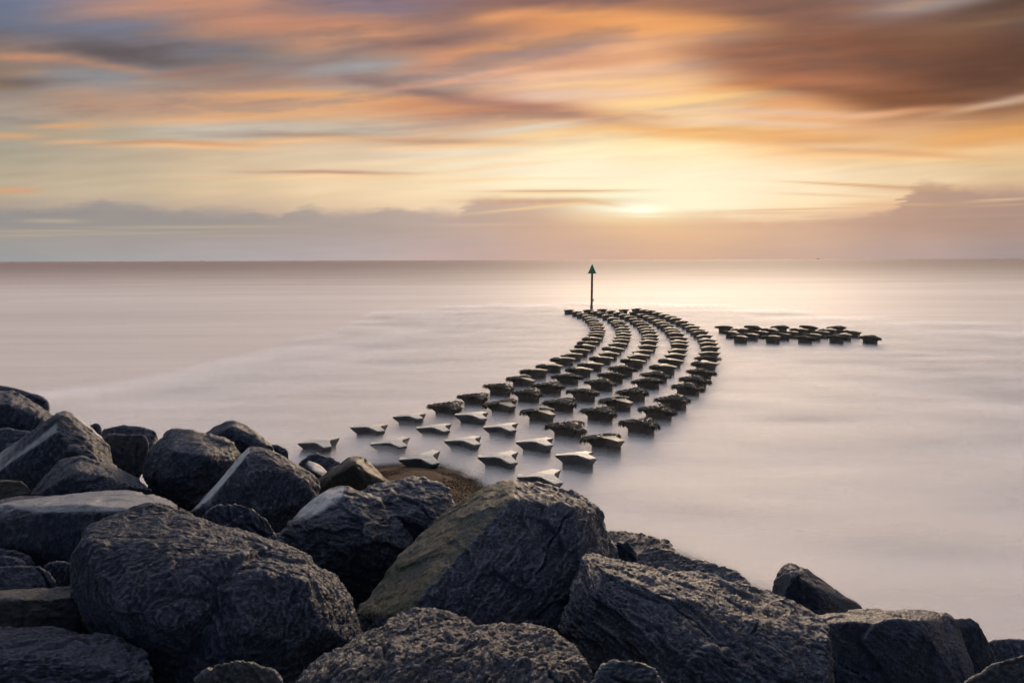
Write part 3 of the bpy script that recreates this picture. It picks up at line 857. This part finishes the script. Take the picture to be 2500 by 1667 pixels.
def make_boulder(label, D, lobes, vox=None, pale=None, moss=None, warm=0.0, rough=1.0, palek=.9, cuts=7, seed=None, layer=None, group=None):
    D = D * KD
    seed = seed if seed is not None else random.randint(1, 9999)
    bm = bmesh.new(); W = 0; rshift = {}
    for lb in lobes:
        pts, w = lobe_hull(lb['o'], lb.get('r', []), D, lb.get('T'), lb.get('k', .22))
        W = max(W, w)
        for q in lb.get('r', []): rshift[tuple(q)] = .07 * w
        bl = bmesh.new()
        for p in pts: bl.verts.new(p)
        rr_ = bmesh.ops.convex_hull(bl, input=list(bl.verts))
        junk = set(g for g in rr_['geom_interior'] + rr_['geom_unused'] if isinstance(g, bmesh.types.BMVert))
        bmesh.ops.delete(bl, geom=list(junk), context='VERTS')
        rc = np.random.default_rng(seed + 77)
        cen = Vector(np.mean([v.co[:] for v in bl.verts], 0))
        for _ in range(cuts):
            dv = Vector(rc.normal(size=3)); dv.y = -abs(dv.y) * .9; dv.normalize()
            sup = max((v.co - cen).dot(dv) for v in bl.verts)
            k = (.84 if len(lobes) == 1 else .88) if dv.y < -.55 else .935
            rr_ = bmesh.ops.bisect_plane(bl, geom=list(bl.verts) + list(bl.edges) + list(bl.faces), dist=1e-5, plane_co=cen + dv * sup * k, plane_no=dv, clear_outer=True)
            ed = [e for e in rr_['geom_cut'] if isinstance(e, bmesh.types.BMEdge)]
            if ed: bmesh.ops.holes_fill(bl, edges=ed)
        ml = bpy.data.meshes.new("lobe"); bl.to_mesh(ml); bl.free(); bm.from_mesh(ml); bpy.data.meshes.remove(ml)
    me = bpy.data.meshes.new("tmp"); bm.to_mesh(me); bm.free()
    o = bpy.data.objects.new("tmp", me); COL.objects.link(o)
    if vox is None: vox = min(max(.0017 * D, .009), .04)
    r = o.modifiers.new("r", 'REMESH'); r.mode = 'VOXEL'; r.voxel_size = vox * 1.25
    s = o.modifiers.new("s", 'SMOOTH'); s.iterations = 2; s.factor = .6
    dg = bpy.context.evaluated_depsgraph_get()
    m2 = bpy.data.meshes.new_from_object(o.evaluated_get(dg))
    bpy.data.objects.remove(o)
    n = len(m2.vertices)
    co = np.zeros(n * 3, np.float32); m2.vertices.foreach_get('co', co); co = co.reshape(-1, 3).astype(float)
    nn = np.zeros(n * 3, np.float32); m2.vertices.foreach_get('normal', nn); nn = nn.reshape(-1, 3).astype(float)
    pm = np.zeros(n); mm = np.zeros(n)
    def region(defs):
        k = np.zeros(n)
        for d_ in defs:
            a, nrm = pts_plane([at_depth(*q[:2], D + q[2] - rshift.get(tuple(q), 0)) for q in d_['p']])
            dist = np.abs((co - np.array(a)) @ np.array(nrm))
            al = np.abs(nn @ np.array(nrm))
            kk = smooth(d_.get('t', .10), d_.get('t', .10) * .4, dist) * smooth(d_.get('c0', .86), d_.get('c1', .95), al)
            k = np.maximum(k, kk)
        return k
    edge = 1 + .5 * perlin(co * 9, seed + 8) + .3 * perlin(co * 30, seed + 9)
    if pale: pm = np.clip(region(pale) * edge * 1.3 - .15, 0, 1) * palek
    if moss: mm = np.clip(region(moss) * edge, 0, 1)
    rg = rough
    sc = min(1.0, W / 1.6)
    # broad fractured planes, then crinkles that follow a grain direction
    rs = np.random.default_rng(seed)
    wob = np.stack([fbm(co * 2.2, 2, seed + k) for k in range(3)], -1)
    d = .09 * facets(co + wob * .05, .55 * sc + .1, seed, 70) * sc
    d += .08 * facets(co * 1.0 + wob * .04, .26 * sc + .05, seed + 5, 130) * rg
    d += .05 * facets(co * 1.0 + wob * .03, .11, seed + 6, 90) * rg
    d += .030 * sc * fbm(co * 1.8, 3, seed + 1)
    ax = rs.normal(size=3) if layer is None else np.array(layer, float); ax /= np.linalg.norm(ax)
    st = co + (co @ ax)[:, None] * ax[None] * 3.6
    d += .030 * rg * fbm(st * 2.6 + wob * .4, 4, seed + 2, .6, True)
    d += .036 * rg * fbm(st * 8.0 + wob, 4, seed + 3, .7, True)
    ck = np.abs(perlin(st * .30 + wob * .10, seed + 12)) + .006 * perlin(co * 16, seed + 13)
    d -= .045 * smooth(.011, .0, ck) * smooth(.0, .25, perlin(co * 1.3, seed + 14))
    hh = (co @ ax) * 4.5 + wob[:, 0] * 1.1 + .25 * fbm(co * 5, 2, seed + 7)
    fr_ = hh - np.floor(hh)
    d += (.030 if layer is not None else .012) * rg * (smooth(0, .16, fr_) - fr_)
    d -= d.mean()
    d *= (1 - .93 * pm) * (1 - .45 * mm)
    co2 = co + nn * d[:, None]
    c0 = Vector(co2.mean(0)); c0.z = float(co2[:, 2].min())
    m2.vertices.foreach_set('co', (co2 - np.array(c0)).astype(np.float32).ravel())
    m2.update()
    m2.polygons.foreach_set('use_smooth', np.ones(len(m2.polygons), bool))
    float_attr(m2, 'pale', pm); float_attr(m2, 'moss', mm)
    float_attr(m2, 'warm', np.clip(warm + 0 * pm, 0, 1))
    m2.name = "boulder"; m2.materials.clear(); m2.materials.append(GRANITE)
    ob = bpy.data.objects.new("boulder", m2); COL.objects.link(ob); ob.location = c0
    tag(ob, label, 'boulder', group or 'boulders of the sea defence')
    return ob

# ------------------------------------------------------------------ far shipping
def ship(px, length, height, bearing, label):
    L = at_z(px, 640, 0); a = math.atan2(ray(px, 640).x, ray(px, 640).y); Rr = 6500.0
    e = bpy.data.objects.new("cargo_ship", None); COL.objects.link(e); e.location = (Rr * math.sin(a), Rr * math.cos(a), 0); e.rotation_euler = (0, 0, bearing)
    tag(e, label, 'ship')
    t = bpy.data.materials.get("hazed_ship_paint")
    if t is None:
        n_ = NT("hazed_ship_paint"); n_.link(n_.ramp(n_.noise(n_.objco(), .2, 3), [(.3, (.30, .28, .27)), (.7, (.36, .34, .32))]), n_.bsdf.inputs['Base Color']); t = n_.m  # distance haze put into the ship's colour as a lighter grey
    bm = bmesh.new(); h = height * .38; l = length / 2
    prof = [(-l, -1), (l * .86, -1), (l, h * 1.15), (l * .8, h), (-l, h)]
    for w in (-l * .16, l * .16): [bm.verts.new((x, w, z)) for x, z in prof]
    bm.verts.ensure_lookup_table(); n = len(prof)
    bm.faces.new([bm.verts[i] for i in range(n)]); bm.faces.new([bm.verts[n + i] for i in reversed(range(n))])
    for i in range(n): bm.faces.new([bm.verts[i], bm.verts[(i + 1) % n], bm.verts[n + (i + 1) % n], bm.verts[n + i]])
    bm_obj("hull", bm, t, e)
    bm = bmesh.new()
    for x0, x1, z1 in ((-l * .85, -l * .45, height * .8), (-l * .75, -l * .62, height)):
        q = bmesh.ops.create_cube(bm, size=1)['verts']
        for v in q: v.co = Vector(((x0 + x1) / 2 + v.co.x * (x1 - x0), v.co.y * l * .24, (h + z1) / 2 + v.co.z * (z1 - h)))
    bm_obj("superstructure", bm, t, e)
ship(494, 22, 8, R(8), 'tiny distant ship on the horizon at the left of the picture')
ship(1996, 18, 8, R(170), 'tiny distant ship on the horizon at the right of the picture')
B = make_boulder
# --- far left
B('dark boulder at the far left edge behind the sloping slab', 17, [dict(o=[(-60,945),(0,941),(33,948),(57,957),(92,962),(113,971),(122,983),(124,1003),(95,1020),(0,1010),(-60,1010)])], rough=.8)
B('long sloping boulder leaning down to the right at the left edge', 15.3, [dict(o=[(-110,940,.6),(0,950,.6),(27,953,.6),(39,962,.5),(90,990,.4),(134,1013,.3),(128,1022,.1),(75,1056,-.3),(0,1052,-.3),(-110,1060,-.3)], r=[(-110,980,-.3),(0,987,-.35),(36,990,-.35),(95,1030,-.25)])], layer=(1,.2,-.5), rough=.8)
B('low dark boulder under the sloping slab at the left edge', 14.2, [dict(o=[(-80,1040),(0,1046),(40,1047),(78,1052),(85,1080),(40,1130),(-80,1140)])], rough=.7)
B('pointed boulder with a pale smooth face on its left flank', 11.8, [dict(o=[(-60,1148,.75),(0,1112,.7),(70,1060,.7),(138,1013,.55),(152,1006,.3),(165,1004,.2),(178,1008,.2),(200,1025,.3),(228,1048,.3),(250,1070,.25),(258,1082,.2),(275,1120,.1),(292,1158,0),(270,1200,-.3),(90,1200,-.45),(-60,1200,-.3)],
   r=[(141,1014,-.05),(105,1055,-.12),(70,1094,-.2),(30,1130,-.25),(-2,1154,-.3),(-60,1190,-.3),(165,1040,-.35),(200,1080,-.4)], T=1.3)],
   pale=[dict(p=[(138,1013,.55),(71,1093,-.2),(0,1112,.7)], t=.12), dict(p=[(178,1008,.2),(250,1070,.25),(215,1060,.9)], t=.06)])
B('small round stone in the gap beside the pale-faced boulder', 14.6, [dict(o=[(216,1040),(225,1033),(236,1031),(246,1037),(249,1048),(246,1064),(225,1066)])])
B('low flat-topped boulder behind the rounded block near the pale-faced boulder', 14.6, [dict(o=[(244,1066),(252,1048),(268,1042),(302,1038),(338,1041),(374,1047),(384,1058),(390,1068),(372,1085),(250,1082)])], rough=.8)
B('rounded blocky dark boulder with moss on its right corner', 12.9, [dict(o=[(246,1072),(262,1059),(282,1057),(300,1062),(350,1060),(361,1068),(365,1082),(368,1110),(350,1136),(322,1166),(298,1160),(268,1110)])], rough=.7, warm=.25)
B('broad rugged boulder below the pyramid-shaped rock on the skyline', 11.0, [
  dict(o=[(368,1092),(385,1072),(405,1061),(416,1049),(438,1044),(470,1049),(476,1057),(510,1064),(545,1071),(575,1085),(592,1104),(588,1128),(560,1170),(520,1215),(480,1248),(430,1245),(370,1190),(347,1160),(356,1125)],
       r=[(420,1100,-.35),(500,1110,-.4),(480,1160,-.5),(400,1165,-.4),(545,1150,-.3)])])
B('pyramid-shaped dark boulder standing on the skyline', 13.6, [dict(o=[(495,1062),(520,1045),(548,1030),(570,1025),(583,1029),(600,1042),(640,1063),(662,1082),(674,1100),(640,1125),(520,1120)], r=[(570,1050,-.3)])], rough=.8)
B('small dark boulder behind the right foot of the pyramid-shaped rock', 14.3, [dict(o=[(652,1086),(672,1083),(688,1088),(702,1098),(706,1110),(690,1122),(655,1120)])])
B('domed boulder below the pale-faced boulder', 10.2, [dict(o=[(60,1232),(90,1188),(108,1160),(122,1140),(150,1122),(185,1114),(205,1112),(228,1122),(252,1131),(285,1153),(320,1170),(355,1182),(378,1204),(360,1225),(260,1240),(80,1245)], r=[(190,1150,-.35),(260,1180,-.4),(130,1190,-.35)])], warm=.05)
B('small brownish boulder at the left edge beside the domed boulder', 9.8, [dict(o=[(-50,1170),(0,1172),(48,1173),(62,1181),(80,1196),(74,1222),(50,1240),(-50,1245)])], warm=.8)
B('flat slab with a pale top and dark front face at the left edge', 8.4, [dict(o=[(-90,1245,.7),(-30,1226,.8),(20,1221,.85),(80,1216,.95),(180,1208,1.0),(260,1197,1.1),(310,1198,1.1),(360,1207,1.0),(412,1220,.8),(432,1234,.6),(436,1250,.4),(400,1370,-.1),(260,1390,-.2),(179,1385,-.2),(60,1375,-.2),(-90,1370,-.2)],
   r=[(-90,1290,-.1),(12,1229,.28),(54,1236,.12),(170,1236,.1),(300,1240,.15),(425,1246,.3)], T=1.8)],
   pale=[dict(p=[(54,1236,.12),(300,1240,.15),(260,1197,1.1)], t=.09, c0=.8, c1=.93)], rough=.6, palek=.55)
B('rounded stone at the left edge under the pale-topped slab', 7.9, [dict(o=[(-40,1338),(0,1339),(40,1343),(72,1354),(86,1374),(78,1398),(0,1405),(-40,1400)])], rough=.7)
B('low stone at the left edge, half hidden by the blue-grey cobble', 7.5, [dict(o=[(-40,1356),(0,1356),(30,1358),(60,1372),(68,1386),(40,1405),(-40,1405)])], rough=.7)
B('blue-grey rounded boulder at the left edge above the striped slab', 7.0, [dict(o=[(-40,1386),(0,1383),(35,1378),(70,1381),(98,1383),(122,1396),(140,1422),(148,1450),(60,1465),(-40,1465)])], rough=.6)
B('small stone wedged against the large front-left boulder', 7.4, [dict(o=[(100,1388),(115,1374),(135,1368),(160,1370),(180,1376),(186,1400),(180,1430),(150,1445),(132,1420)])])
B('low layered slab at the left edge between cobble and corner boulder', 5.9, [dict(o=[(-60,1448,.4),(0,1446,.4),(90,1437,.45),(180,1436,.4),(216,1441,.35),(245,1462,.2),(262,1500,.1),(240,1560,-.1),(130,1570,-.2),(-60,1560,-.2)], r=[(-60,1464,-.1),(0,1462,-.1),(100,1462,-.12),(205,1456,0)])], warm=.45, layer=(0,.1,1), rough=.8)
B('wide boulder filling the bottom left corner', 4.5, [dict(o=[(-120,1545,.5),(0,1536,.5),(60,1534,.5),(90,1541,.45),(125,1549,.4),(180,1547,.4),(215,1541,.4),(250,1547,.35),(300,1560,.3),(340,1585,.25),(362,1625,.1),(372,1667,0),(372,1740,-.2),(-120,1740,-.3)], r=[(-120,1600,.05),(120,1600,.05),(300,1640,-.05)])], layer=(0,.2,1))
# --- big ones
B('largest front-left boulder with a broad wrinkled top', 5.4, [
  dict(o=[(176,1440,-.1),(180,1380,0),(190,1325,.2),(205,1290,.5),(253,1267,.8),(298,1245,1.0),(357,1230,1.15),(402,1232,1.2),(450,1246,1.15),(500,1262,1.1),(590,1300,.9),(684,1330,.7),(560,1560,-.6),(440,1640,-.6),(330,1600,-.6),(235,1500,-.35)],
       r=[(200,1315,.12),(265,1352,-.05),(325,1392,-.22),(387,1422,-.38),(450,1402,-.3),(520,1376,-.18),(600,1350,0),(300,1480,-.48),(400,1520,-.6)], T=1.5),
  dict(o=[(430,1420,-.2),(520,1374,0),(600,1345,.25),(684,1330,.6),(720,1341,.55),(752,1356,.5),(795,1385,.45),(835,1430,.35),(861,1473,.25),(876,1515,.15),(885,1560,0),(830,1600,-.35),(700,1700,-.6),(540,1720,-.7),(420,1660,-.65)],
       r=[(560,1440,-.35),(640,1400,-.2),(740,1420,-.15),(600,1540,-.6),(780,1500,-.2),(820,1590,-.35)], T=1.3)])
B('rounded boulder tucked behind the right shoulder of the largest front-left boulder', 7.0, [dict(o=[(480,1262),(515,1238),(540,1227),(562,1224),(582,1228),(615,1240),(650,1266),(675,1303),(688,1335),(640,1370),(520,1330)])])
B('small brown-flecked boulder at the bottom edge below the largest one', 3.9, [dict(o=[(455,1680),(470,1655),(492,1638),(530,1620),(580,1613),(618,1617),(645,1634),(678,1640),(690,1662),(694,1740),(455,1740)])], warm=.35)
B('ridged boulder with a thin pale edge down its left side', 9.1, [dict(o=[(470,1250,.35),(520,1190,.45),(560,1145,.5),(594,1104,.5),(606,1093,.4),(618,1088,.35),(636,1090,.3),(652,1094,.3),(683,1106,.35),(727,1134,.35),(768,1156,.35),(784,1172,.3),(782,1188,.2),(766,1222,.1),(728,1250,0),(700,1278,-.1),(676,1318,-.2),(560,1330,-.4),(480,1290,-.2)],
   r=[(604,1108,.0),(566,1156,-.1),(527,1200,-.15),(494,1240,-.15),(640,1130,-.15),(690,1180,-.2),(640,1220,-.35),(600,1180,-.3)], T=1.2)],
   pale=[dict(p=[(594,1104,.5),(520,1190,.45),(527,1200,-.15)], t=.05, c0=.9, c1=.97)])
B('small dark wedge of rock behind the ridged boulder', 12.4, [dict(o=[(728,1130),(742,1119),(757,1110),(770,1107),(792,1111),(815,1118),(834,1128),(838,1150),(800,1165),(740,1150)])])
B('tan smooth-faced stone between the ridged boulder and olive boulder', 11.9, [dict(o=[(744,1128,.2),(752,1123,.3),(768,1127,.3),(785,1136,.3),(800,1151,.2),(792,1170,0),(750,1170,0)], r=[(765,1150,-.02)])], pale=[dict(p=[(752,1123,.3),(800,1151,.2),(765,1150,-.02)], t=.1, c0=.6, c1=.8)], rough=.3, warm=.6)
B('olive-brown pointed boulder standing in front of the shingle beach', 11.4, [dict(o=[(765,1180),(800,1152),(835,1126),(852,1113),(866,1109),(882,1112),(898,1123),(914,1142),(936,1160),(954,1176),(940,1215),(860,1230),(770,1225)], r=[(860,1140,-.2)])], warm=.95, rough=.45)
B('blue-black layered boulder with a pale facet, in front of the beach', 7.9, [
  dict(o=[(672,1312,-.1),(700,1275,.1),(735,1240,.35),(765,1215,.5),(793,1198,.6),(820,1191,.6),(840,1189,.55),(856,1195,.45),(905,1208,.35),(918,1214,.3),(930,1234,.2),(940,1270,.1),(982,1288,.1),(1014,1306,.1),(985,1348,-.05),(966,1380,-.1),(924,1414,-.2),(865,1450,-.35),(760,1400,-.4),(690,1345,-.2)],
       r=[(760,1246,.1),(800,1222,.25),(850,1200,.38),(800,1280,-.15),(880,1250,-.02),(900,1320,-.25),(820,1360,-.35),(940,1310,-.12)], T=1.0),
  dict(o=[(860,1200,.9),(890,1193,1.0),(925,1179,1.1),(965,1171,1.15),(1007,1165,1.15),(1030,1166,1.15),(1060,1177,1.1),(1094,1195,1.0),(1101,1212,.9),(1110,1238,.8),(1080,1275,.4),(1020,1305,.2),(930,1270,.2),(880,1240,.3)],
       r=[(950,1215,.55),(1040,1215,.6),(1000,1260,.3)], T=1.0)],
   pale=[dict(p=[(765,1215,.5),(793,1198,.6),(760,1246,.1)], t=.07, c0=.8, c1=.93)], layer=(.25,.3,1), rough=1.0)
B('large central boulder with a moss-green sloping left face', 6.5, [
  dict(o=[(885,1560,-.6),(870,1495,-.3),(900,1450,0),(924,1414,.25),(960,1375,.5),(982,1352,.6),(1030,1300,.9),(1080,1255,1.1),(1112,1236,1.2),(1150,1210,1.2),(1190,1184,1.25),(1224,1171,1.25),(1262,1167,1.2),(1309,1180,1.15),(1360,1189,1.1),(1402,1193,1.05),(1420,1203,1.0),(1450,1226,.9),(1474,1249,.8),(1481,1290,.7),(1494,1340,.5),(1504,1375,.4),(1440,1500,-.3),(1345,1540,-.6),(1150,1560,-.8),(980,1570,-.9)],
       r=[(1168,1238,.62),(1140,1275,.42),(1112,1346,.02),(1065,1440,-.4),(985,1502,-.75),(1250,1215,.5),(1400,1240,.5),(1200,1330,.0),(1300,1400,-.1),(1420,1380,.05)], T=1.5)],
   moss=[dict(p=[(924,1414,.25),(1080,1255,1.1),(1065,1440,-.4)], t=.26, c0=.78, c1=.9)], layer=(.6,.3,-1), rough=.85, cuts=0)
B('huge angular slab boulder in the right foreground', 5.7, [
  dict(o=[(1365,1560,.0),(1394,1464,.25),(1412,1400,.5),(1421,1362,.6),(1432,1355,.7),(1450,1356,.75),(1502,1366,.85),(1594,1391,1.0),(1682,1404,1.1),(1756,1419,1.1),(1844,1434,1.1),(1903,1444,1.05),(1942,1468,.9),(2000,1502,.7),(2022,1528,.5),(2032,1591,.2),(2036,1667,0),(2030,1750,-.2),(1700,1780,-.9),(1480,1740,-.8),(1400,1640,-.4)],
       r=[(1430,1372,.35),(1500,1400,.2),(1546,1427,.1),(1600,1460,.05),(1700,1483,.1),(1790,1504,.12),(1888,1530,.15),(2020,1562,.25),(1600,1490,-.1),(1692,1575,-.4),(1839,1618,-.35),(2005,1645,-.15),(1500,1560,-.45)], T=1.5)], layer=(.5,0,1), rough=1.1, cuts=3)
B('broad foreground slab at the bottom centre with crusted top', 4.3, [
  dict(o=[(690,1720,-.5),(716,1667,-.3),(759,1628,-.05),(828,1582,.2),(861,1575,.25),(905,1548,.4),(947,1523,.55),(985,1497,.68),(1013,1485,.75),(1046,1483,.78),(1092,1491,.75),(1138,1508,.68),(1184,1530,.55),(1210,1560,.3),(1180,1740,-.6),(900,1780,-.8)], r=[(960,1620,-.12),(1080,1580,.1)], T=1.0),
  dict(o=[(1060,1640,-.2),(1140,1545,.35),(1184,1530,.45),(1243,1526,.5),(1293,1530,.5),(1336,1536,.48),(1359,1561,.4),(1402,1582,.3),(1433,1618,.15),(1444,1667,0),(1440,1740,-.3),(1200,1780,-.7),(1050,1740,-.6)], r=[(1250,1600,-.05),(1380,1640,-.1)], T=1.0)],
  layer=(.8,-.5,.8), rough=1.15, warm=.12)
B('small rounded boulder at the bottom edge before the angular slab', 3.9, [dict(o=[(1448,1700),(1456,1655),(1468,1628),(1492,1612),(1532,1607),(1575,1612),(1602,1632),(1630,1672),(1640,1740),(1450,1740)])])
# --- right, by the water
B('small upright rock at the right shoulder of the mossy boulder', 9.6, [dict(o=[(1484,1335),(1496,1324),(1512,1319),(1536,1321),(1548,1336),(1556,1362),(1562,1392),(1530,1410),(1484,1400)])], layer=(1,0,.5))
B('flat wet ledge at the water line beyond the mossy boulder', 12.0, [dict(o=[(1460,1302),(1488,1294),(1512,1292),(1562,1300),(1598,1309),(1634,1320),(1650,1342),(1644,1372),(1560,1392),(1460,1370)], k=.7)], rough=1.0, warm=.35, palek=.5, cuts=3)
B('rugged low rock behind the top edge of the angular slab', 10.8, [dict(o=[(1546,1362),(1572,1342),(1605,1334),(1642,1343),(1684,1362),(1710,1380),(1722,1405),(1660,1435),(1560,1425)], k=.6)], rough=1.2, warm=.2, cuts=3)
B('dark tapering rock running down to the water behind the angular slab', 10.6, [dict(o=[(1676,1368),(1700,1363),(1726,1368),(1764,1381),(1798,1393),(1822,1414),(1838,1432),(1800,1460),(1690,1450)], k=.6)], rough=1.2, cuts=3)
B('fin-shaped boulder standing alone against the water at right', 10.6, [dict(o=[(1882,1446,.1),(1890,1418,.2),(1903,1388,.3),(1914,1376,.3),(1928,1371,.3),(1944,1374,.3),(1976,1394,.35),(2020,1427,.4),(2062,1455,.45),(2114,1488,.5),(2110,1510,.2),(2000,1530,-.3),(1890,1490,-.2)], r=[(1940,1400,-.05),(2000,1440,-.05)], T=1.1)], rough=.6)
B('square-topped boulder right of the angular slab', 6.9, [dict(o=[(1996,1502,.6),(2034,1495,.75),(2132,1488,.85),(2210,1487,.9),(2279,1487,.85),(2312,1492,.8),(2328,1512,.65),(2352,1552,.5),(2372,1610,.3),(2382,1680,.1),(2370,1760,-.1),(2200,1780,-.5),(2010,1760,-.3),(1998,1600,.1)],
   r=[(2025,1522,.2),(2083,1517,.12),(2190,1514,.12),(2258,1516,.15),(2262,1560,0),(2272,1630,-.15),(2030,1620,-.05)], T=1.2)], rough=.6)
B('narrow boulder leaning behind the square-topped boulder', 8.2, [dict(o=[(2310,1515),(2328,1505),(2352,1502),(2372,1504),(2388,1517),(2404,1545),(2418,1585),(2436,1618),(2420,1670),(2340,1650)])], rough=.5, warm=.15)
B('flat dark rock at the right edge by the water', 9.2, [dict(o=[(2404,1570),(2425,1563),(2455,1560),(2500,1560),(2580,1562),(2590,1620),(2500,1650),(2415,1640)])], rough=.8)
B('brown-grey boulder cut off by the bottom right corner', 4.9, [dict(o=[(2330,1700),(2352,1662),(2382,1640),(2420,1622),(2468,1608),(2500,1597),(2600,1585),(2620,1760),(2330,1760)])], warm=.3)
B('small rock awash beside the nearest left reef block', 20.6, [dict(o=[(722,1122),(735,1096),(747,1087),(764,1085),(776,1092),(784,1112),(786,1125)])], rough=.5)
